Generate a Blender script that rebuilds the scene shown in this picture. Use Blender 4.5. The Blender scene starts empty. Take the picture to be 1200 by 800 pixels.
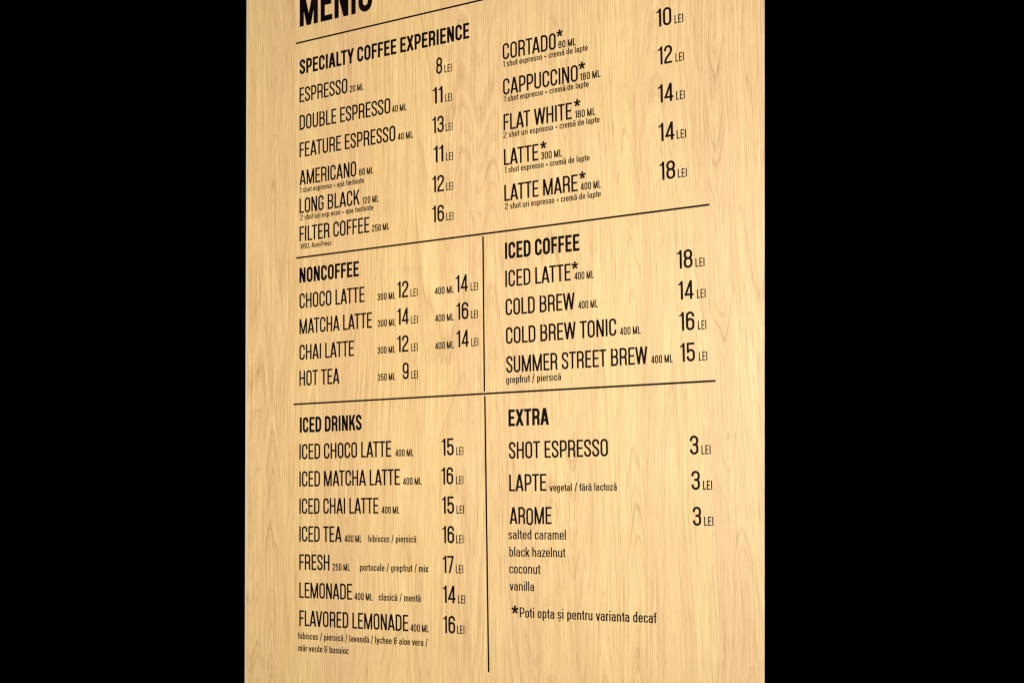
import bpy, bmesh, math
from mathutils import Vector, Matrix
from mathutils.geometry import delaunay_2d_cdt

scene = bpy.context.scene
C = scene.collection

# ------------------------------------------------------------------ camera
BOARD_Z = 1.90                         # height of the layout origin above the floor
cam = bpy.data.objects.new('camera', bpy.data.cameras.new('camera'))
C.objects.link(cam)
BX = Vector((0.8140428, -0.0636476, -0.5773069))    # panel right / into panel / up,
BY = Vector((0.5806866, 0.0691311, 0.8111868))      # seen from the camera (x right, y down, z ahead)
BU = Vector((-0.0117202, -0.9955751, 0.0932350))
cam.matrix_world = Matrix((
    (BX[0], -BX[1], -BX[2], 1.8473822),
    (BY[0], -BY[1], -BY[2], -2.5957976),
    (BU[0], -BU[1], -BU[2], -0.2983519 + BOARD_Z),
    (0, 0, 0, 1)))
cam.data.sensor_width = 36
cam.data.lens = 57.0
cam.data.clip_start = 0.05
cam.data.clip_end = 200
scene.camera = cam

# ------------------------------------------------------------------ light
world = bpy.data.worlds.new('World')
scene.world = world
world.use_nodes = True
world.node_tree.nodes['Background'].inputs[0].default_value = (0, 0, 0, 1)
world.node_tree.nodes['Background'].inputs[1].default_value = 0.0


def area(name, loc, aim, size, size_y, power, color):
    d = bpy.data.lights.new(name, 'AREA')
    d.shape = 'RECTANGLE'
    d.size, d.size_y, d.energy, d.color = size, size_y, power, color
    o = bpy.data.objects.new(name, d)
    C.objects.link(o)
    o.location = loc
    o.rotation_euler = (Vector(aim) - Vector(loc)).to_track_quat('-Z', 'Y').to_euler()
    return o


area('added_key_right', (2.6, -2.4, 2.0), (0.2, 0, 1.9), 1.6, 2.2, 57, (0.90, 0.98, 1.0))  # added key lamp out of view, brightens the panel from the right
area('added_fill_front', (-0.05, -2.2, 1.95), (-0.1, 0, 1.9), 1.6, 1.2, 68, (1.0, 0.95, 0.86))  # added fill lamp out of view, evens the gradient and lifts the middle

scene.cycles.filter_width = 1.25

vs = scene.view_settings
vs.view_transform = 'Standard'
vs.look = 'None'
vs.exposure = 0.0
vs.gamma = 1.0
scene.render.film_transparent = False


# ------------------------------------------------------------------ materials
def new_mat(name):
    m = bpy.data.materials.new(name)
    m.use_nodes = True
    nt = m.node_tree
    return m, nt, nt.nodes['Principled BSDF']


class G:
    """small helper to write node graphs as expressions"""
    def __init__(self, nt):
        self.nt = nt

    def n(self, kind, **props):
        o = self.nt.nodes.new(kind)
        for k, v in props.items():
            setattr(o, k, v)
        return o

    def put(self, sock, v):
        if hasattr(v, 'is_output'):
            self.nt.links.new(v, sock)
        else:
            sock.default_value = v

    def math(self, op, a, b=0.0, c=0.0, clamp=False):
        o = self.n('ShaderNodeMath', operation=op)
        o.use_clamp = clamp
        for s, v in zip(o.inputs, (a, b, c)):
            self.put(s, v)
        return o.outputs[0]

    def vec(self, x, y, z=0.0):
        o = self.n('ShaderNodeCombineXYZ')
        for s, v in zip(o.inputs, (x, y, z)):
            self.put(s, v)
        return o.outputs[0]

    def noise(self, v, scale=1.0, detail=2.0, rough=0.5, dist=0.0):
        o = self.n('ShaderNodeTexNoise')
        self.put(o.inputs['Vector'], v)
        o.inputs['Scale'].default_value = scale
        o.inputs['Detail'].default_value = detail
        o.inputs['Roughness'].default_value = rough
        o.inputs['Distortion'].default_value = dist
        return o.outputs['Fac']

    def ramp(self, fac, lo, hi, a=0.0, b=1.0, smooth=True):
        o = self.n('ShaderNodeMapRange')
        o.interpolation_type = 'SMOOTHSTEP' if smooth else 'LINEAR'
        self.put(o.inputs['Value'], fac)
        for k, v in (('From Min', lo), ('From Max', hi), ('To Min', a), ('To Max', b)):
            self.put(o.inputs[k], v)
        return o.outputs['Result']

    def mix(self, fac, a, b, mode='MIX'):
        o = self.n('ShaderNodeMix', data_type='RGBA', blend_type=mode)
        ins = [s for s in o.inputs if s.enabled]
        self.put(ins[0], fac)
        self.put(ins[1], a)
        self.put(ins[2], b)
        return [s for s in o.outputs if s.enabled][0]


def oak_material():
    m, nt, p = new_mat('oak_laminate')
    g = G(nt)
    tc = g.n('ShaderNodeTexCoord')
    sp = g.n('ShaderNodeSeparateXYZ')
    nt.links.new(tc.outputs['Object'], sp.inputs[0])
    x, z = sp.outputs['X'], sp.outputs['Z']
    # gentle sideways wander of the whole grain
    wob = g.noise(g.vec(g.math('MULTIPLY', x, 3.0), g.math('MULTIPLY', z, 1.1), 7.3), detail=2)
    wob2 = g.noise(g.vec(g.math('MULTIPLY', x, 16.0), g.math('MULTIPLY', z, 5.0), 2.1), detail=3)
    xw = g.math('ADD', x, g.math('ADD', g.math('MULTIPLY', g.math('SUBTRACT', wob, 0.5), 0.06),
                                 g.math('MULTIPLY', g.math('SUBTRACT', wob2, 0.5), 0.006)))
    # growth rings: contour lines of a stretched height field with a slope along the trunk
    h1 = g.noise(g.vec(g.math('MULTIPLY', xw, 8.5), g.math('MULTIPLY', z, 0.36), 2.9), detail=0.6, rough=0.4)
    h2 = g.noise(g.vec(g.math('MULTIPLY', xw, 30.0), g.math('MULTIPLY', z, 2.2), 4.4), detail=3)
    h = g.math('ADD', g.math('ADD', g.math('MULTIPLY', h1, 1.8), g.math('MULTIPLY', h2, 0.05)),
               g.math('MULTIPLY', z, 0.50))
    # growth lines follow the contours of h, so they nest into cathedral arches
    rn = g.noise(g.vec(g.math('MULTIPLY', h, 40.0), g.math('MULTIPLY', z, 0.7), 1.7), detail=3, rough=0.62)
    # narrow columns of tight stacked arches (x, half width, +1 pointing up / -1 pointing down)
    cover = None
    wav = g.noise(g.vec(g.math('MULTIPLY', x, 22.0), g.math('MULTIPLY', z, 7.0), 8.0), detail=2)
    for k, (cx, hw, sgn) in enumerate(((-0.655, 0.026, 1.0), (-0.335, 0.020, -1.0), (0.135, 0.020, -1.0),
                                       (0.275, 0.024, 1.0), (0.475, 0.030, -1.0))):
        d = g.math('SUBTRACT', g.math('ADD', xw, g.math('MULTIPLY', g.math('SUBTRACT', wav, 0.5), 0.02)), cx)
        d2 = g.math('MULTIPLY', d, d)
        soft = g.math('SQRT', g.math('ADD', d2, 0.00003))
        hc = g.math('ADD', g.math('ADD', g.math('MULTIPLY', soft, 7.0 * sgn), g.math('MULTIPLY', z, 1.25)),
                    g.math('MULTIPLY', wav, 0.10))
        rc = g.noise(g.vec(g.math('MULTIPLY', hc, 44.0), g.math('MULTIPLY', z, 0.7), 3.7 + k), detail=3, rough=0.62)
        along = g.noise(g.vec(5.0 * k, g.math('MULTIPLY', z, 2.6), 0.5), detail=1)
        mask = g.math('MULTIPLY', g.ramp(g.math('ABSOLUTE', d), hw * 1.35, hw * 0.45), g.ramp(along, 0.34, 0.52))
        cover = mask if cover is None else g.math('MAXIMUM', cover, mask)
        mx = g.n('ShaderNodeMix', data_type='FLOAT')
        ins = [q for q in mx.inputs if q.enabled]
        g.put(ins[0], mask)
        g.put(ins[1], rn)
        g.put(ins[2], rc)
        rn = [q for q in mx.outputs if q.enabled][0]
    ring = g.ramp(rn, 0.50, 0.68)
    pale = g.ramp(rn, 0.47, 0.30)
    show = g.noise(g.vec(g.math('MULTIPLY', xw, 11.0), g.math('MULTIPLY', z, 1.6), 11.0), detail=2)
    show = g.math('MAXIMUM', g.ramp(show, 0.38, 0.68, 0.25, 0.90), g.math('MULTIPLY', cover, 1.15))
    # straight fibres and short dark pores
    fib = g.noise(g.vec(g.math('MULTIPLY', xw, 300.0), g.math('MULTIPLY', z, 4.5), 1.0), detail=3, rough=0.6)
    pore = g.noise(g.vec(g.math('MULTIPLY', xw, 380.0), g.math('MULTIPLY', z, 22.0), 9.0), detail=2, rough=0.55)
    pore = g.ramp(pore, 0.52, 0.72)
    band = g.noise(g.vec(g.math('MULTIPLY', xw, 8.0), g.math('MULTIPLY', z, 0.35), 3.3), detail=2)
    band2 = g.noise(g.vec(g.math('MULTIPLY', xw, 30.0), g.math('MULTIPLY', z, 0.5), 6.1), detail=3)
    light = (0.710, 0.487, 0.216, 1)
    pink = (0.665, 0.437, 0.212, 1)
    dark = (0.430, 0.245, 0.095, 1)
    col = g.mix(g.ramp(band, 0.38, 0.62), light, pink)
    col = g.mix(g.ramp(band2, 0.44, 0.66, 0.0, 0.32), col, (0.58, 0.35, 0.15, 1))
    col = g.mix(g.math('MULTIPLY', g.math('MULTIPLY', ring, show), 0.58), col, dark)
    col = g.mix(g.math('MULTIPLY', pale, 0.30), col, (0.86, 0.63, 0.30, 1))
    col = g.mix(g.ramp(fib, 0.48, 0.70, 0.0, 0.42), col, dark)
    col = g.mix(g.ramp(fib, 0.50, 0.30, 0.0, 0.42), col, (0.88, 0.66, 0.32, 1))
    pf = g.math('MULTIPLY', pore, g.math('ADD', 0.24, g.math('MULTIPLY', ring, 0.30)))
    col = g.mix(pf, col, (0.28, 0.15, 0.06, 1))
    nt.links.new(col, p.inputs['Base Color'])
    p.inputs['Roughness'].default_value = 0.44
    p.inputs['Specular IOR Level'].default_value = 0.42
    bp = g.n('ShaderNodeBump')
    bp.inputs['Strength'].default_value = 0.12
    bp.inputs['Distance'].default_value = 0.0006
    nt.links.new(g.math('SUBTRACT', 1.0, g.math('ADD', g.math('MULTIPLY', fib, 0.5), pf)), bp.inputs['Height'])
    nt.links.new(bp.outputs[0], p.inputs['Normal'])
    return m


def vinyl_material():
    m, nt, p = new_mat('black_vinyl')
    g = G(nt)
    tc = g.n('ShaderNodeTexCoord')
    f = g.noise(tc.outputs['Object'], scale=30.0, detail=3)
    col = g.mix(g.ramp(f, 0.3, 0.7), (0.0022, 0.0010, 0.0009, 1), (0.0045, 0.0022, 0.0020, 1))
    nt.links.new(col, p.inputs['Base Color'])
    p.inputs['Roughness'].default_value = 0.55
    p.inputs['Specular IOR Level'].default_value = 0.05
    return m


def plain_material(name, a, b, rough):
    m, nt, p = new_mat(name)
    g = G(nt)
    tc = g.n('ShaderNodeTexCoord')
    mp = g.n('ShaderNodeMapping')
    mp.inputs['Scale'].default_value = (60, 60, 4)
    nt.links.new(tc.outputs['Object'], mp.inputs[0])
    f = g.noise(mp.outputs[0], scale=1.0, detail=3)
    nt.links.new(g.mix(f, a, b), p.inputs['Base Color'])
    p.inputs['Roughness'].default_value = rough
    return m


OAK = oak_material()
VINYL = vinyl_material()
EDGE = plain_material('pale_edge_banding', (0.56, 0.45, 0.32, 1), (0.68, 0.56, 0.40, 1), 0.5)
GAP_SHADE = plain_material('painted_gap_shade', (0.035, 0.033, 0.028, 1), (0.055, 0.050, 0.042, 1), 0.6)  # dark grey that paints the shade of the gap at the left edge


# ------------------------------------------------------------------ lettering: stroke-built glyphs
# cap height 1, origin at the left of the ink, y up.  A glyph is (ink width, left bearing, right bearing, polygons).
def arc(cx, cy, rx, ry, a0, a1, n=9):
    return [(cx + rx * math.cos(math.radians(a0 + (a1 - a0) * i / n)),
             cy + ry * math.sin(math.radians(a0 + (a1 - a0) * i / n))) for i in range(n + 1)]


def bez(p0, p1, p2, p3, n=10):
    r = []
    for i in range(n + 1):
        u = i / n
        v = 1 - u
        r.append(tuple(v * v * v * a + 3 * v * v * u * b + 3 * v * u * u * c + u * u * u * d
                       for a, b, c, d in zip(p0, p1, p2, p3)))
    return r


def clean(pts):
    r = [pts[0]]
    for q in pts[1:]:
        if math.hypot(q[0] - r[-1][0], q[1] - r[-1][1]) > 1e-5:
            r.append(q)
    return r


def stroke(pts, t, closed=False):
    """quads of a mitred ribbon of thickness t along pts"""
    pts = clean(pts)
    if closed and math.hypot(pts[0][0] - pts[-1][0], pts[0][1] - pts[-1][1]) < 1e-5:
        pts.pop()
    n = len(pts)
    L, R = [], []
    for i in range(n):
        a = pts[i - 1] if (i > 0 or closed) else None
        b = pts[i]
        c = pts[(i + 1) % n] if (i < n - 1 or closed) else None
        ds = []
        for u, v in ((a, b), (b, c)):
            if u is not None and v is not None:
                d = math.hypot(v[0] - u[0], v[1] - u[1])
                ds.append(((v[0] - u[0]) / d, (v[1] - u[1]) / d))
        if len(ds) == 1:
            nx, ny, k = -ds[0][1], ds[0][0], 1.0
        else:
            nx, ny = -(ds[0][1] + ds[1][1]), ds[0][0] + ds[1][0]
            q = math.hypot(nx, ny) or 1e-9
            nx, ny = nx / q, ny / q
            k = 1.0 / max(0.4, nx * -ds[0][1] + ny * ds[0][0])
        L.append((b[0] + nx * k * t / 2, b[1] + ny * k * t / 2))
        R.append((b[0] - nx * k * t / 2, b[1] - ny * k * t / 2))
    m = n if closed else n - 1
    return [[R[i], R[(i + 1) % n], L[(i + 1) % n], L[i]] for i in range(m)]


def bar(x0, y0, x1, y1):
    return [[(x0, y0), (x1, y0), (x1, y1), (x0, y1)]]


def diag(x0, y0, x1, y1, w):
    """slanted stem with level ends, w wide; x0, x1 are its left corners"""
    return [[(x0, y0), (x0 + w, y0), (x1 + w, y1), (x1, y1)]]


def stadium(x0, y0, x1, y1, r=None):
    """closed centre line of a tall rounded loop"""
    r = min((x1 - x0) / 2, (y1 - y0) / 2) if r is None else r
    return (arc(x1 - r, y1 - r, r, r, 0, 90) + arc(x0 + r, y1 - r, r, r, 90, 180)
            + arc(x0 + r, y0 + r, r, r, 180, 270) + arc(x1 - r, y0 + r, r, r, 270, 360))


def cap_glyph(ch, t):
    h = t / 2
    e = t - 0.09                       # bolder cuts are a little wider
    th = t * 0.92                      # level strokes are a touch thinner
    hh = th / 2
    T = 1 - hh                         # centre of top / bottom level strokes
    Bt = hh
    P = []
    stem = lambda x: bar(x, 0, x + t, 1)
    if ch == 'A':
        w = 0.53 + e
        a = t * 1.12
        P = diag(0, 0, w / 2 - a * 0.56, 1, a) + diag(w - a, 0, w / 2 - a * 0.44, 1, a) + bar(w * 0.2, 0.20, w * 0.8, 0.20 + th)
        return w, 0.012, 0.012, P
    if ch == 'B':
        w = 0.445 + e
        r = 0.17
        top = [(h, T), (w - h - r, T)] + arc(w - h - r - 0.012, T - r, r, r, 90, 0) + arc(w - h - r - 0.012, 0.525 + r, r, r, 0, -90) + [(h, 0.525)]
        bot = [(h, 0.525)] + arc(w - h - r, 0.525 - r, r, r, 90, 0) + arc(w - h - r, Bt + r, r, r, 0, -90) + [(h, Bt)]
        return w, 0.055, 0.045, stem(0) + stroke(top, t) + stroke(bot, t)
    if ch in 'CG':
        w = 0.435 + e
        r = w / 2 - h
        if ch == 'C':
            q = [(w - h, 0.655), (w - h, T - r)] + arc(w / 2, T - r, r, r, 0, 180) + arc(w / 2, Bt + r, r, r, 180, 360) + [(w - h, 0.345)]
            return w, 0.045, 0.042, stroke(q, t)
        q = [(w - h, 0.68), (w - h, T - r)] + arc(w / 2, T - r, r, r, 0, 180) + arc(w / 2, Bt + r, r, r, 180, 360) + [(w - h, 0.52)]
        return w, 0.045, 0.048, stroke(q, t) + bar(w * 0.52, 0.52 - th, w - h, 0.52)
    if ch == 'D':
        w = 0.445 + e
        r = 0.20
        q = [(h, T)] + arc(w - h - r, T - r, r, r, 90, 0) + arc(w - h - r, Bt + r, r, r, 0, -90) + [(h, Bt)]
        return w, 0.055, 0.045, stem(0) + stroke(q, t)
    if ch in 'EF':
        w = (0.385 if ch == 'E' else 0.37) + e
        P = stem(0) + bar(0, 1 - th, w, 1)
        if ch == 'E':
            P += bar(0, 0, w, th) + bar(0, 0.51 - hh, w * 0.9, 0.51 + hh)
            return w, 0.055, 0.03, P
        return w, 0.055, 0.015, P + bar(0, 0.50 - hh, w * 0.9, 0.50 + hh)
    if ch == 'H':
        w = 0.455 + e
        return w, 0.055, 0.055, stem(0) + stem(w - t) + bar(0, 0.51 - hh, w, 0.51 + hh)
    if ch == 'I':
        return t, 0.058, 0.058, stem(0)
    if ch == 'K':
        w = 0.475 + e
        a = t * 1.1
        return w, 0.055, 0.005, stem(0) + diag(w - a, 0, w * 0.34, 0.60, a) + diag(t * 0.4, 0.36, w - a - 0.01, 1, a)
    if ch == 'L':
        w = 0.365 + e
        return w, 0.055, 0.012, stem(0) + bar(0, 0, w, th)
    if ch == 'M':
        w = 0.62 + e * 1.4
        a = t * 1.05
        return w, 0.055, 0.055, stem(0) + stem(w - t) + diag(w / 2 - a / 2, 0, 0.0, 1, a) + diag(w / 2 - a / 2, 0, w - a, 1, a)
    if ch == 'N':
        w = 0.465 + e
        a = t * 1.15
        return w, 0.055, 0.055, stem(0) + stem(w - t) + diag(w - a, 0, 0, 1, a)
    if ch == 'O':
        w = 0.445 + e
        return w, 0.045, 0.045, stroke(stadium(h, Bt, w - h, T), t, True)
    if ch in 'PR':
        w = (0.43 if ch == 'P' else 0.445) + e
        r = 0.18
        y = 0.42 if ch == 'P' else 0.47
        q = [(h, T)] + arc(w - h - r, T - r, r, r, 90, 0) + arc(w - h - r, y + r, r, r, 0, -90) + [(h, y)]
        P = stem(0) + stroke(q, t)
        if ch == 'R':
            rr = 0.13
            q = [(h, y)] + arc(w - h - rr - 0.01, y - rr, rr, rr, 90, 0) + [(w - h - 0.01, 0.12), (w - h + 0.012, 0.0)]
            P += stroke(q, t)
            return w + 0.012, 0.055, 0.03, P
        return w, 0.055, 0.025, P
    if ch == 'S':
        w = 0.43 + e
        r = w / 2 - h
        q = ([(w - h, 0.69), (w - h, T - r)] + arc(w / 2, T - r, r, r, 0, 180) + [(h, 0.745)]
             + bez((h, 0.745), (h, 0.53), (w - h, 0.49), (w - h, 0.265), 14)
             + arc(w / 2, Bt + r, r, r, 0, -180) + [(h, 0.31)])
        return w, 0.03, 0.032, stroke(q, t)
    if ch == 'T':
        w = 0.44 + e
        return w, 0.014, 0.014, bar(0, 1 - th, w, 1) + bar(w / 2 - h, 0, w / 2 + h, 1)
    if ch == 'U':
        w = 0.445 + e
        r = w / 2 - h
        return w, 0.052, 0.052, stroke([(h, 1)] + arc(w / 2, Bt + r, r, r, 180, 360) + [(w - h, 1)], t)
    if ch == 'V':
        w = 0.515 + e
        a = t * 1.1
        return w, 0.01, 0.01, diag(w / 2 - a * 0.56, 0, 0, 1, a) + diag(w / 2 - a * 0.44, 0, w - a, 1, a)
    if ch == 'W':
        w = 0.75 + e * 1.5
        a = t * 1.06
        c1, c2 = w * 0.27, w * 0.73
        return w, 0.012, 0.012, (diag(c1 - a / 2, 0, 0, 1, a) + diag(c1 - a / 2, 0, w / 2 - a / 2, 1, a)
                                 + diag(c2 - a / 2, 0, w / 2 - a / 2, 1, a) + diag(c2 - a / 2, 0, w - a, 1, a))
    if ch == 'X':
        w = 0.52 + e
        a = t * 1.12
        return w, 0.008, 0.008, diag(w - a, 0, 0.01, 1, a) + diag(0, 0, w - a - 0.01, 1, a)
    if ch == 'Y':
        w = 0.50 + e
        a = t * 1.1
        return w, 0.004, 0.004, (bar(w / 2 - h, 0, w / 2 + h, 0.42) + diag(w / 2 - a / 2, 0.38, 0, 1, a)
                                 + diag(w / 2 - a / 2, 0.38, w - a, 1, a))
    if ch == 'Z':
        w = 0.43 + e
        return w, 0.02, 0.02, bar(0, 1 - th, w, 1) + bar(0, 0, w, th) + diag(0, th * .5, w - t, 1 - th * .5, t)
    return None


def digit_glyph(ch, t):
    h = t / 2
    e = t - 0.09
    th = t * 0.94
    hh = th / 2
    T, Bt = 1 - hh, hh
    w = 0.44 + e
    r = w / 2 - h
    if ch == '0':
        return w, 0.045, 0.045, stroke(stadium(h, Bt, w - h, T), t, True)
    if ch == '1':
        w = 0.25 + e * 0.6
        return w, 0.05, 0.06, bar(w - t, 0, w, 1) + [[(0, 0.845 - th * .6), (w - t * .5, 0.875 - th * .6), (w - t * .5, 1.0), (w - t * .72, 1.0), (w - t * 1.4, 0.885), (0, 0.845)]]
    if ch == '2':
        q = ([(h, 0.69), (h, T - r)] + arc(w / 2, T - r, r, r, 180, 0) + [(w - h, 0.72)]
             + bez((w - h, 0.72), (w - h, 0.50), (h, 0.36), (h, 0.10), 12) + [(h, 0.0)])
        return w, 0.04, 0.04, stroke(q, t) + bar(0, 0, w - 0.01, th)
    if ch == '3':
        rm = 0.16
        q = ([(h, 0.71), (h, T - r)] + arc(w / 2, T - r, r, r, 180, 0) + arc(w - h - rm, 0.525 + rm, rm, rm, 0, -90)
             + [(w * 0.34, 0.525)])
        q2 = ([(w * 0.34, 0.525)] + arc(w - h - rm, 0.525 - rm, rm, rm, 90, 0) + arc(w / 2, Bt + r, r, r, 0, -180) + [(h, 0.29)])
        return w, 0.04, 0.04, stroke(q, t) + stroke(q2, t)
    if ch == '4':
        w = 0.47 + e
        x = w - 0.075
        return w, 0.025, 0.02, bar(x - t, 0, x, 1) + bar(0, 0.185, w, 0.185 + th) + diag(0, 0.185 + th * .4, x - t * 1.0, 1, t)
    if ch == '5':
        q = ([(h + 0.005, 0.52)] + arc(w / 2, 0.605 - r, r, r, 150, 0) + arc(w / 2, Bt + r, r, r, 0, -180) + [(h, 0.29)])
        return w, 0.042, 0.04, stroke(q, t) + bar(0.02, 0.45, 0.02 + t * .9, 1) + bar(0.02, 1 - th, w - 0.02, 1)
    if ch == '6':
        q = ([(w - h, 0.72), (w - h, T - r)] + arc(w / 2, T - r, r, r, 0, 180) + arc(w / 2, Bt + r, r, r, 180, 360)
             + arc(w / 2, 0.60 - r, r, r, 0, 180))
        return w, 0.045, 0.042, stroke(q, t)
    if ch == '9':
        W, a, b, P = digit_glyph('6', t)
        return W, b, a, [[(W - x, 1 - y) for x, y in q] for q in P]
    if ch == '7':
        return w, 0.02, 0.02, bar(0, 1 - th, w, 1) + diag(w * 0.22, 0, w - t, 1 - th * .5, t)
    if ch == '8':
        w = 0.445 + e
        r = w / 2 - h
        r2 = r - 0.008
        return w, 0.04, 0.04, (stroke(stadium(h, Bt, w - h, 0.53), t, True)
                               + stroke(stadium(h + 0.008, 0.525, w - h - 0.008, T, r2), t, True))
    return None


XH = 0.70                              # x-height of the small lower-case


def low_glyph(ch, t):
    h = t / 2
    w = 0.365
    r = w / 2 - h
    top = XH - h
    loop = lambda: stroke(stadium(h, h, w - h, top), t, True)
    if ch in 'aăâ':
        q = [(h + 0.01, top - r * .9)] + arc(w / 2, top - r, r, r, 165, 0) + [(w - h, 0)]
        rb = 0.12
        q2 = [(w - h, 0.415)] + arc(h + rb, 0.415 - rb, rb, rb, 90, 180) + arc(h + rb, h + rb, rb, rb, 180, 270) + arc(w - h - rb, h + rb, rb, rb, 270, 360) + [(w - h, 0.3)]
        P = stroke(q, t) + stroke(q2, t)
        if ch == 'ă':
            P += stroke(arc(w / 2, XH + 0.235, 0.115, 0.105, 180, 360, 8), t * .85)
        return w, 0.04, 0.055, P
    if ch == 'b':
        return w, 0.055, 0.045, bar(0, 0, t, 1) + loop()
    if ch == 'c':
        q = [(w - h, XH - 0.23), (w - h, top - r)] + arc(w / 2, top - r, r, r, 0, 180) + arc(w / 2, h + r, r, r, 180, 360) + [(w - h, 0.23)]
        return w - 0.01, 0.045, 0.03, stroke(q, t)
    if ch == 'd':
        return w, 0.045, 0.055, bar(w - t, 0, w, 1) + loop()
    if ch == 'e':
        q = [(h, 0.36), (w - h, 0.36), (w - h, top - r)] + arc(w / 2, top - r, r, r, 0, 180) + arc(w / 2, h + r, r, r, 180, 355) + [(w - h, 0.22)]
        return w, 0.045, 0.04, stroke(q, t)
    if ch == 'f':
        w = 0.25
        q = [(w, 1 - h)] + arc(0.075 + h + 0.11, 1 - h - 0.11, 0.11, 0.11, 90, 180) + [(0.075 + h, 0)]
        return w, 0.01, 0.01, stroke(q, t) + bar(0, XH - t, w * 0.92, XH)
    if ch == 'g':
        q = [(w - h, XH), (w - h, -0.21 + r)] + arc(w / 2, -0.22 + h + r, r, r, 0, -160)
        return w, 0.045, 0.055, loop() + stroke(q, t)
    if ch in 'hn':
        q = [(h, 0)] + arc(w / 2, top - r, r, r, 180, 0) + [(w - h, 0)]
        return w, 0.055, 0.05, bar(0, 0, t, 1 if ch == 'h' else XH) + stroke(q, t)
    if ch in 'iı':
        P = bar(0, 0, t, XH)
        if ch == 'i':
            P += bar(-0.004, 0.88, t + 0.004, 1.0)
        return t, 0.055, 0.055, P
    if ch == 'k':
        w = 0.37
        return w, 0.055, 0.005, bar(0, 0, t, 1) + diag(w - t * 1.2, 0, w * 0.3, 0.44, t * 1.1) + diag(t * .5, 0.24, w - t * 1.3, XH, t * 1.15)
    if ch == 'l':
        return t, 0.055, 0.055, bar(0, 0, t, 1)
    if ch == 'm':
        w = 0.57
        r = (w / 2 - h) / 2
        q = [(h, 0)] + arc(h + r, top - r, r, r, 180, 0) + [(w / 2, 0)]
        q2 = [(w / 2, 0)] + arc(w / 2 + r, top - r, r, r, 180, 0) + [(w - h, 0)]
        return w, 0.055, 0.05, bar(0, 0, t, XH) + stroke(q, t) + stroke(q2, t)
    if ch == 'o':
        return w, 0.045, 0.045, loop()
    if ch == 'p':
        return w, 0.055, 0.045, bar(0, -0.22, t, XH) + loop()
    if ch == 'r':
        w = 0.23
        q = [(h, 0), (h, top - 0.13)] + arc(h + 0.13, top - 0.13, 0.13, 0.13, 180, 90) + [(w, top)]
        return w, 0.055, 0.01, bar(0, 0, t, XH) + stroke(q, t)
    if ch in 'sș':
        w = 0.345
        r = 0.125
        q = ([(w - h - 0.005, 0.50)] + arc(w - h - r, top - r, r, r, 10, 90) + arc(h + r, top - r, r, r, 90, 180)
             + bez((h, top - r), (h, 0.33), (w - h, 0.37), (w - h, h + r), 10)
             + arc(w - h - r, h + r, r, r, 0, -90) + arc(h + r, h + r, r, r, -90, -180) + [(h, 0.2)])
        P = stroke(q, t)
        if ch == 'ș':
            P += [[(w * .42, -0.10), (w * .42 + t * 1.1, -0.10), (w * .42 + t * .75, -0.24), (w * .42 - t * .1, -0.24)]]
        return w, 0.03, 0.032, P
    if ch == 't':
        w = 0.24
        x = 0.07
        q = [(x + h, 0.90)] + arc(x + h + 0.09, h + 0.09, 0.09, 0.09, 180, 270) + [(w, h)]
        return w, 0.01, 0.02, stroke(q, t) + bar(0, XH - t, w - 0.01, XH)
    if ch == 'u':
        q = [(h, XH)] + arc(w / 2, h + r, r, r, 180, 360) + [(w - h, XH)]
        return w, 0.05, 0.055, bar(w - t, 0, w, XH) + stroke(q, t)
    if ch == 'v':
        w = 0.39
        return w, 0.008, 0.008, diag(w / 2 - t * .55, 0, 0, XH, t) + diag(w / 2 - t * .45, 0, w - t, XH, t)
    if ch == 'x':
        w = 0.385
        return w, 0.008, 0.008, diag(w - t * 1.1, 0, 0.01, XH, t * 1.1) + diag(0, 0, w - t * 1.1 - .01, XH, t * 1.1)
    if ch == 'y':
        w = 0.39
        q = [(w / 2 - 0.005, 0.02), (w / 2 - 0.035, -0.12), (0.04, -0.22 + h)]
        return w, 0.008, 0.008, diag(w / 2 - t * .55, 0, 0, XH, t) + diag(w / 2 - t * .45, 0, w - t, XH, t) + stroke(q, t)
    if ch == 'z':
        w = 0.33
        return w, 0.02, 0.02, bar(0, XH - t, w, XH) + bar(0, 0, w, t) + diag(0, t * .5, w - t, XH - t * .5, t)
    return None


def sign_glyph(ch, t):
    h = t / 2
    if ch == '/':
        return 0.34, 0.01, 0.01, diag(0, -0.12, 0.34 - t * .85, 1.08, t * .85)
    if ch == '+':
        return 0.30, 0.05, 0.05, bar(0, 0.36 - h, 0.30, 0.36 + h) + bar(0.15 - h, 0.21, 0.15 + h, 0.51)
    if ch == '-':
        return 0.20, 0.04, 0.04, bar(0, 0.36 - h, 0.20, 0.36 + h)
    if ch == ',':
        return t * 1.2, 0.05, 0.05, [[(0, 0), (t * .9, -0.12), (t * 1.2, 0.12), (0, 0.12)]]
    if ch == '&':
        w = 0.47
        q = ([(w, 0.36), (w * .36, 0.52)] + arc(0.235, 0.52 + 0.155, 0.155, 0.155, 250, 90, 8))
        P = stroke(stadium(h, h, 0.37 - h, 0.54), t, True) + stroke([(0.19, 0.54)] + arc(h + 0.155, 0.54 + 0.155, 0.135, 0.155, 250, 180, 5) + arc(h + 0.155, 1 - h - 0.14, 0.135, 0.14, 180, 0, 10) + [(h + 0.29, 0.74)], t)
        P += bar(0.19, 0.54 - h, 0.46, 0.54 + h)
        return w, 0.04, 0.02, P
    if ch == '*':                      # five arms, one straight up
        P = []
        for k in range(5):
            a = math.radians(90 + 72 * k)
            c, s = math.cos(a), math.sin(a)
            w0, w1, l = 0.095, 0.15, 0.5
            P.append([(-s * w0, c * w0), (s * w0, -c * w0), (c * l + s * w1, s * l - c * w1), (c * l - s * w1, s * l + c * w1)])
        return 1.0, 0.02, 0.02, P
    return None


_cache = {}


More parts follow.
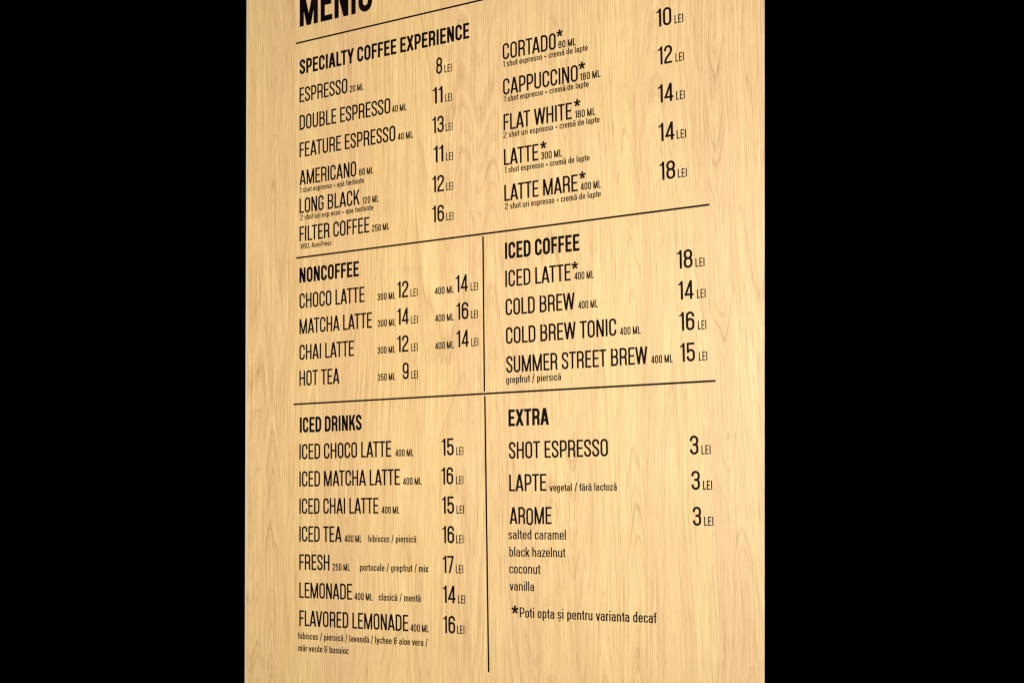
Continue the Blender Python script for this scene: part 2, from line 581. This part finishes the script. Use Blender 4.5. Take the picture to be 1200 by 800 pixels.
def glyph(ch, t):
    """(ink width, left bearing, right bearing, vertices, triangles) with all strokes merged into one outline"""
    key = (ch, round(t, 4))
    if key in _cache:
        return _cache[key]
    g = None
    for f in (digit_glyph, cap_glyph, low_glyph, sign_glyph):
        g = f(ch, t)
        if g:
            break
    w, a, b, polys = g
    vs, fs = [], []
    for poly in polys:
        area2 = sum(p[0] * q[1] - q[0] * p[1] for p, q in zip(poly, poly[1:] + poly[:1]))
        if area2 < 0:
            poly = poly[::-1]
        fs.append(list(range(len(vs), len(vs) + len(poly))))
        vs += [Vector(p) for p in poly]
    ov, oe, of, _, _, orig = delaunay_2d_cdt(vs, [], fs, 0, 1e-5)

    def inside(p):
        for fc in fs:
            hit = False
            for i in range(len(fc)):
                a_, b_ = vs[fc[i]], vs[fc[i - 1]]
                if (a_[1] > p[1]) != (b_[1] > p[1]) and p[0] < (b_[0] - a_[0]) * (p[1] - a_[1]) / (b_[1] - a_[1]) + a_[0]:
                    hit = not hit
            if hit:
                return True
        return False
    tris = [f for f in of if inside((sum(ov[i][0] for i in f) / len(f), sum(ov[i][1] for i in f) / len(f)))]
    _cache[key] = (w, a, b, [(v[0], v[1]) for v in ov], tris)
    return _cache[key]


KERN = {'LT': -.07, 'AT': -.05, 'TA': -.05, 'AV': -.05, 'VA': -.05, 'FA': -.05, 'LA': .0, 'TO': -.01, 'LY': -.06, 'AY': -.05,
        'TY': 0, 'PA': -.04, 'RA': -.01, 'fi': 0, 'fr': 0, '11': -.03, '17': -.02}
SPACE = 0.235


def layout(text, t, track=0.0, space=SPACE):
    """list of (glyph, x) and the ink width, cap height 1"""
    x, out, prev, first, last = 0.0, [], '', None, 0.0
    for ch in text:
        if ch == ' ':
            x += space
            prev = ''
            continue
        g = glyph(ch, t)
        x += KERN.get(prev + ch, 0.0)
        gx = x + g[1]
        if first is None:
            first = gx
        out.append((g, gx))
        last = gx + g[0]
        x = last + g[2] + track
        prev = ch
    return [(g, gx - first) for g, gx in out], last - first


PANEL_FRONT = 0.0
FILM = 0.00035                         # thickness of the vinyl film


def text_into(bm, text, x, z, t, cap, width=None, track=0.0, slip=None, space=SPACE):
    """cut vinyl letters on the panel front: x, z of the first ink and the baseline, cap height, all in metres"""
    lay, w = layout(text, t, track, space)
    sx = cap if width is None else width / w
    for i, (g, gx) in enumerate(lay):
        dz = slip[1] if slip and slip[0] == i else 0.0      # a letter stuck on out of line
        vmap = [bm.verts.new((x + (gx + v[0]) * sx, PANEL_FRONT - FILM, z + dz + v[1] * cap)) for v in g[3]]
        faces = []
        for f in g[4]:
            try:
                faces.append(bm.faces.new([vmap[i] for i in f]))
            except ValueError:
                pass
        sides(bm, faces)
    return sx / cap


def sides(bm, faces):
    back = {}

    def bk(v):
        if v not in back:
            back[v] = bm.verts.new((v.co.x, PANEL_FRONT, v.co.z))
        return back[v]
    for f in faces:
        for l in f.loops:
            if len(l.edge.link_faces) == 1:
                a, b = l.vert, l.link_loop_next.vert
                bm.faces.new((b, a, bk(a), bk(b)))


def finish(name, bm, mat, parent, label=None):
    loose = [v for v in bm.verts if not v.link_faces]
    bmesh.ops.delete(bm, geom=loose, context='VERTS')
    me = bpy.data.meshes.new(name)
    bm.to_mesh(me)
    bm.free()
    me.materials.append(mat)
    o = bpy.data.objects.new(name, me)
    C.objects.link(o)
    o.parent = parent
    if label:
        o['label'] = label
    return o


def prism(bm, pts, y0, y1, mitre=0.0):
    """upright slab whose front outline is pts (x, z), from depth y0 (front) to y1 (back)"""
    a = [bm.verts.new((x, y0, z)) for x, z in pts]
    b = [bm.verts.new((x - (mitre if x > 0 else 0), y1, z)) for x, z in pts]
    n = len(pts)
    bm.faces.new(a)
    bm.faces.new(b[::-1])
    for i in range(n):
        bm.faces.new((a[i], b[i], b[(i + 1) % n], a[(i + 1) % n]))
    bmesh.ops.recalc_face_normals(bm, faces=bm.faces)


# ------------------------------------------------------------------ the menu board
ZB, ZT = -0.86, 1.02                   # bottom and top of the panel in layout heights
board = bpy.data.objects.new('menu_board', None)
C.objects.link(board)
board.location = (0, 0, BOARD_Z + ZB)
board['label'] = 'tall oak-grain wall panel printed with a cafe drinks menu in black lettering'
board['category'] = 'menu board'

# the outer edges are cut very slightly out of square
left = lambda z: -0.7297 - 0.0015 * (z + 0.705) / 1.535
right = lambda z: 0.5515 + z * 0.02904
ZH = ZT - ZB
bm = bmesh.new()
prism(bm, [(left(ZB) + 0.0042, 0), (right(ZB), 0), (right(ZT), ZH), (left(ZT) + 0.0042, ZH)], 0.0, 0.018, 0.040)   # right edge mitred back
finish('panel', bm, OAK, board, 'light oak laminate panel with vertical grain')
bm = bmesh.new()
prism(bm, [(left(ZB), 0), (left(ZB) + 0.0042, 0), (left(ZT) + 0.0042, ZH), (left(ZT), ZH)], -0.0006, 0.018)
finish('edge_strip', bm, EDGE, board, 'thin pale edge banding')
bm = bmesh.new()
prism(bm, [(left(ZB) - 0.0004, 0), (left(ZB), 0), (left(ZT), ZH), (left(ZT) - 0.0066, ZH)], 0.003, 0.018)  # strip standing in for the shadow gap, its shade put into the colour
finish('shadow_gap_strip', bm, GAP_SHADE, board, 'narrow dark grey strip painted as the shadow gap beside the pale edge')


def line(x0, z0, x1, z1, label):
    bm = bmesh.new()
    w = 0.0018
    dx, dz = x1 - x0, z1 - z0
    d = math.hypot(dx, dz)
    nx, nz = -dz / d * w, dx / d * w
    q = [(x0 + nx, z0 + nz), (x0 - nx, z0 - nz), (x1 - nx, z1 - nz), (x1 + nx, z1 + nz)]
    vs_ = [bm.verts.new((x, PANEL_FRONT - FILM, z - ZB)) for x, z in q]
    f = bm.faces.new(vs_)
    sides(bm, [f])
    finish('divider_line', bm, VINYL, board, label)


line(-0.5795, 0.7006, 0.4470, 0.7040, 'long horizontal rule under the MENIU title')
line(-0.5777, 0.2203, 0.4467, 0.2224, 'horizontal rule under the hot coffee lists')
line(-0.5852, -0.0999, 0.4505, -0.1002, 'horizontal rule above ICED DRINKS and EXTRA')
line(-0.0685, 0.2163, -0.0688, -0.0955, 'upright rule between NONCOFFEE and ICED COFFEE')
line(-0.0679, -0.1041, -0.0654, -0.6459, 'upright rule between ICED DRINKS and EXTRA')

DEBUG = False
ROWS = [
    ('T', 'MENIU', -567.7, 736.0, 210.5, []),
    ('H', 'SPECIALTY COFFEE EXPERIENCE', -568.0, 628.5, 469.9, []),
    ('I', 'ESPRESSO', -568.0, 565.4, 139.7, [
        ('V', '20 ML', -421.3, 565.4, 38.7),
        ('P', '8', -184.7, 566.9, 15.7, -163.0, 18.9),]),
    ('I', 'DOUBLE ESPRESSO', -568.0, 503.6, 259.7, [
        ('V', '40 ML', -304.1, 503.6, 39.7),
        ('P', '11', -194.5, 505.4, 26.2, -161.2, 17.3),]),
    ('I', 'FEATURE ESPRESSO', -568.0, 442.5, 273.0, [
        ('V', '40 ML', -288.9, 442.5, 41.5),
        ('P', '13', -196.2, 443.8, 30.4, -161.1, 17.9),]),
    ('I', 'AMERICANO', -568.0, 380.4, 164.4, [
        ('V', '60 ML', -395.6, 380.4, 39.6),
        ('N', '1 shot espresso + apă fıerbinte', -567.4, 363.3, 185.4),
        ('P', '11', -193.8, 382.2, 26.3, -160.6, 18.1),]),
    ('I', 'LONG BLACK', -568.0, 318.1, 173.7, [
        ('V', '120 ML', -386.3, 318.1, 45.0),
        ('N', '2 shot-uri esp esso + apa fıerbinte', -565.6, 302.2, 209.2),
        ('P', '12', -197.3, 320.3, 30.9, -160.6, 17.8),]),
    ('I', 'FILTER COFFEE', -568.0, 255.7, 200.5, [
        ('V', '250 ML', -360.2, 255.7, 47.4),
        ('N', 'V60, AeroPress', -565.6, 238.8, 90.9),
        ('P', '16', -197.9, 258.2, 30.9, -161.2, 18.5),]),
    ('I', 'CORTADO', -14.5, 569.1, 128.7, [
        ('V', '80 ML', 120.2, 569.1, 40.8),
        ('N', '1 shot espresso + cremă de lapte', -14.4, 553.7, 202.8),
        ('P', '10', 343.1, 571.9, 32.2, 381.8, 18.7),]),
    ('I', 'CAPPUCCINO', -14.5, 496.9, 179.0, [
        ('V', '180 ML', 169.6, 496.9, 47.0),
        ('N', '1 shot espresso + cremă de lapte', -13.2, 482.2, 202.3),
        ('P', '12', 344.6, 498.9, 30.8, 382.2, 18.1),]),
    ('I', 'FLAT WHITE', -14.5, 424.6, 164.1, [
        ('V', '180 ML', 156.8, 424.6, 46.5),
        ('N', '2 shot uri espresso + cremă de lapte', -14.9, 408.9, 227.4),
        ('P', '14', 343.1, 426.6, 32.8, 382.0, 18.1),]),
    ('I', 'LATTE', -14.5, 353.7, 83.7, [
        ('V', '300 ML', 75.4, 353.7, 49.6),
        ('N', '1 shot espresso + cremă de lapte', -13.6, 337.7, 202.1),
        ('P', '14', 342.7, 353.1, 33.8, 381.1, 19.8),]),
    ('I', 'LATTE MARE', -14.5, 281.4, 174.6, [
        ('V', '400 ML', 167.2, 281.4, 46.3),
        ('N', '2 shot uri espresso + cremă de lapte', -13.7, 264.3, 226.3),
        ('P', '18', 342.8, 279.8, 33.7, 382.0, 18.9),]),
    ('H', 'NONCOFFEE', -568.0, 164.5, 170.9, []),
    ('I', 'CHOCO LATTE', -568.0, 108.3, 186.3, [
        ('V', '300 ML', -345.9, 108.3, 48.8),
        ('P', '12', -292.5, 109.2, 30.6, -256.4, 18.6),
        ('V', '400 ML', -192.5, 108.3, 49.3),
        ('P', '14', -138.8, 108.8, 31.2, -100.7, 18.0),]),
    ('I', 'MATCHA LATTE', -568.0, 52.2, 206.8, [
        ('V', '300 ML', -345.2, 52.2, 47.8),
        ('P', '14', -292.9, 52.8, 31.1, -255.9, 18.1),
        ('V', '400 ML', -192.2, 52.2, 48.4),
        ('P', '16', -137.2, 52.6, 30.3, -100.5, 17.1),]),
    ('I', 'CHAI LATTE', -568.0, -4.3, 156.3, [
        ('V', '300 ML', -346.5, -4.3, 48.6),
        ('P', '12', -293.2, -4.1, 30.6, -255.4, 17.1),
        ('V', '400 ML', -192.7, -4.3, 48.3),
        ('P', '14', -137.9, -3.6, 31.1, -100.3, 17.5),]),
    ('I', 'HOT TEA', -568.0, -60.9, 115.8, [
        ('V', '350 ML', -345.8, -60.9, 47.6),
        ('P', '9', -278.5, -60.9, 15.9, -255.4, 17.1),]),
    ('H', 'ICED COFFEE', -14.5, 165.2, 176.5, []),
    ('I', 'ICED LATTE', -14.5, 109.2, 155.6, [
        ('V', '400 ML', 149.4, 109.2, 44.4),
        ('P', '18', 376.1, 110.1, 32.7, 414.9, 18.7),]),
    ('I', 'COLD BREW', -14.5, 52.5, 163.7, [
        ('V', '400 ML', 157.2, 52.5, 44.6),
        ('P', '14', 377.2, 52.5, 32.1, 416.3, 18.0),]),
    ('I', 'COLD BREW TONIC', -14.5, -4.3, 256.6, [
        ('V', '400 ML', 250.0, -4.3, 45.2),
        ('P', '16', 378.3, -5.0, 31.5, 417.0, 17.2),]),
    ('I', 'SUMMER STREET BREW', -14.5, -61.5, 323.7, [
        ('V', '400 ML', 316.7, -61.5, 46.0),
        ('N', 'grepfrut / piersıcă', -15.0, -82.3, 129.9),
        ('P', '15', 378.5, -62.1, 30.9, 417.5, 17.2),]),
    ('H', 'ICED DRINKS', -566.5, -161.9, 175.7, []),
    ('I', 'ICED CHOCO LATTE', -568.0, -219.7, 257.9, [
        ('V', '400 ML', -299.5, -219.7, 48.5),
        ('P', '15', -177.8, -220.4, 30.7, -140.6, 17.9),]),
    ('I', 'ICED MATCHA LATTE', -568.0, -278.2, 280.4, [
        ('V', '400 ML', -279.2, -278.2, 48.9),
        ('P', '16', -179.3, -278.6, 30.4, -141.7, 18.3),]),
    ('I', 'ICED CHAI LATTE', -568.0, -336.6, 222.5, [
        ('V', '400 ML', -337.1, -336.6, 48.0),
        ('P', '15', -178.5, -337.2, 31.0, -141.4, 18.7),]),
    ('I', 'ICED TEA', -568.0, -396.0, 120.7, [
        ('V', '400 ML', -439.3, -396.0, 48.2),
        ('N', 'hibiscus / piersică', -373.1, -395.4, 127.7),
        ('P', '16', -178.0, -396.0, 30.1, -142.9, 18.2),]),
    ('I', 'FRESH', -568.0, -455.8, 86.5, [
        ('V', '250 ML', -472.3, -455.8, 48.2),
        ('N', 'portocale / grepfrut / mix', -396.5, -454.8, 182.0),
        ('P', '17', -177.5, -455.5, 28.1, -144.4, 18.6),]),
    ('I', 'LEMONADE', -568.0, -515.5, 149.5, [
        ('V', '400 ML', -412.0, -515.5, 49.7),
        ('N', 'clasică / mentă', -345.7, -514.8, 110.8),
        ('P', '14', -178.1, -514.8, 32.4, -139.3, 17.7),]),
    ('I', 'FLAVORED LEMONADE', -568.0, -574.7, 300.4, [
        ('V', '400 ML', -262.0, -574.7, 48.0),
        ('N', 'hibiscus / piersică / lavandă / lychee & aloe vera /', -570.8, -602.5, 353.9),
        ('N', 'măr verde & busuioc', -570.7, -628.2, 142.4),
        ('P', '16', -177.4, -574.5, 30.2, -142.5, 18.3),]),
    ('H', 'EXTRA', -10.6, -166.8, 96.2, []),
    ('I', 'SHOT ESPRESSO', -10.6, -230.7, 229.4, [
        ('P', '3', 394.8, -231.9, 17.6, 418.6, 18.7),]),
    ('I', 'LAPTE', -10.6, -294.0, 88.1, [
        ('N', 'vegetal / fără lactoză', 84.8, -295.0, 151.9),
        ('P', '3', 396.4, -295.7, 17.4, 420.1, 18.6),]),
    ('I', 'AROME', -10.6, -357.7, 99.2, [
        ('N', 'salted caramel', -13.8, -387.1, 134.8),
        ('N', 'black hazelnut', -12.2, -420.6, 131.3),
        ('N', 'coconut', -12.7, -453.2, 73.6),
        ('N', 'vanilla', -12.3, -486.1, 57.7),
        ('P', '3', 397.7, -360.3, 17.0, 420.9, 18.6),]),
    ('F', 'Poti opta și pentru varianta decaf', 11.0, -537.3, 306.4, []),
]
# x, height, width in millimetres.  T title, H heading, I item, F footnote; V volume, N note, P price (number, then LEI)
CAP = {'H': 0.0328, 'I': 0.0330, 'T': 0.0825, 'P': 0.0345, 'F': 0.0195}
WEIGHT = {'H': 0.172, 'I': 0.119, 'T': 0.165, 'P': 0.121, 'F': 0.112, 'V': 0.150, 'L': 0.140, 'N': 0.120}
STAR = {'CORTADO': (123.7, 599.8), 'CAPPUCCINO': (174.3, 526.6), 'FLAT WHITE': (161.9, 454.6), 'LATTE': (81.4, 382.5),
        'LATTE MARE': (171.4, 311.2), 'ICED LATTE': (150.9, 137.6)}
MM = 0.001


def star_into(bm, x, z, size):
    g = glyph('*', 0.1)
    vm = [bm.verts.new((x + v[0] * size, PANEL_FRONT - FILM, z + v[1] * size)) for v in g[3]]
    sides(bm, [bm.faces.new([vm[i] for i in f]) for f in g[4]])


LOG = []
for kind, text, x, z, w, subs in ROWS:
    bm = bmesh.new()
    t = WEIGHT[kind]
    LOG.append((kind, text, text_into(bm, text, x * MM, z * MM - ZB, t, CAP[kind], w * MM,
                                        slip=(2, -0.0020) if text == 'AROME' else None)))
    if kind == 'T':
        o = finish('menu_title', bm, VINYL, board, 'large heavy black capitals reading MENIU')
    elif kind == 'H':
        o = finish('section_heading', bm, VINYL, board, 'heavy black heading reading ' + text)
    elif kind == 'F':
        star_into(bm, -0.0004, -0.5228 - ZB, 0.0160)
        o = finish('footnote', bm, VINYL, board, 'footnote after an asterisk, ' + text)
    else:
        if text in STAR:
            star_into(bm, STAR[text][0] * MM, STAR[text][1] * MM - ZB, 0.0150)
        o = finish('menu_item', bm, VINYL, board, 'thin black capitals reading ' + text)
    for s in subs:
        bm = bmesh.new()
        if s[0] == 'P':
            LOG.append(('P', s[1], text_into(bm, s[1], s[2] * MM, s[3] * MM - ZB, WEIGHT['P'], CAP['P'], s[4] * MM)))
            LOG.append(('L', 'LEI', text_into(bm, 'LEI', s[5] * MM, s[3] * MM - ZB, WEIGHT['L'], 0.0165, s[6] * MM, 0.05)))
            finish('price', bm, VINYL, o, 'price of ' + s[1] + ' LEI')
        elif s[0] == 'V':
            LOG.append(('V', s[1], text_into(bm, s[1], s[2] * MM, s[3] * MM - ZB, WEIGHT['V'], 0.0148, s[4] * MM, 0.03,
                                                   space=0.24)))
            finish('volume_note', bm, VINYL, o, 'small volume note ' + s[1])
        else:
            lay, nat = layout(s[1], WEIGHT['N'], 0.0, 0.225)
            cap = s[4] * MM / nat / 1.30
            LOG.append(('N', s[1], cap * 1000))
            text_into(bm, s[1], s[2] * MM, s[3] * MM - ZB, WEIGHT['N'] if cap < 0.0165 else 0.104, cap, s[4] * MM,
                      space=0.225)
            finish('ingredient_note', bm, VINYL, o)
if DEBUG:
    for l in LOG:
        print('FIT', l)
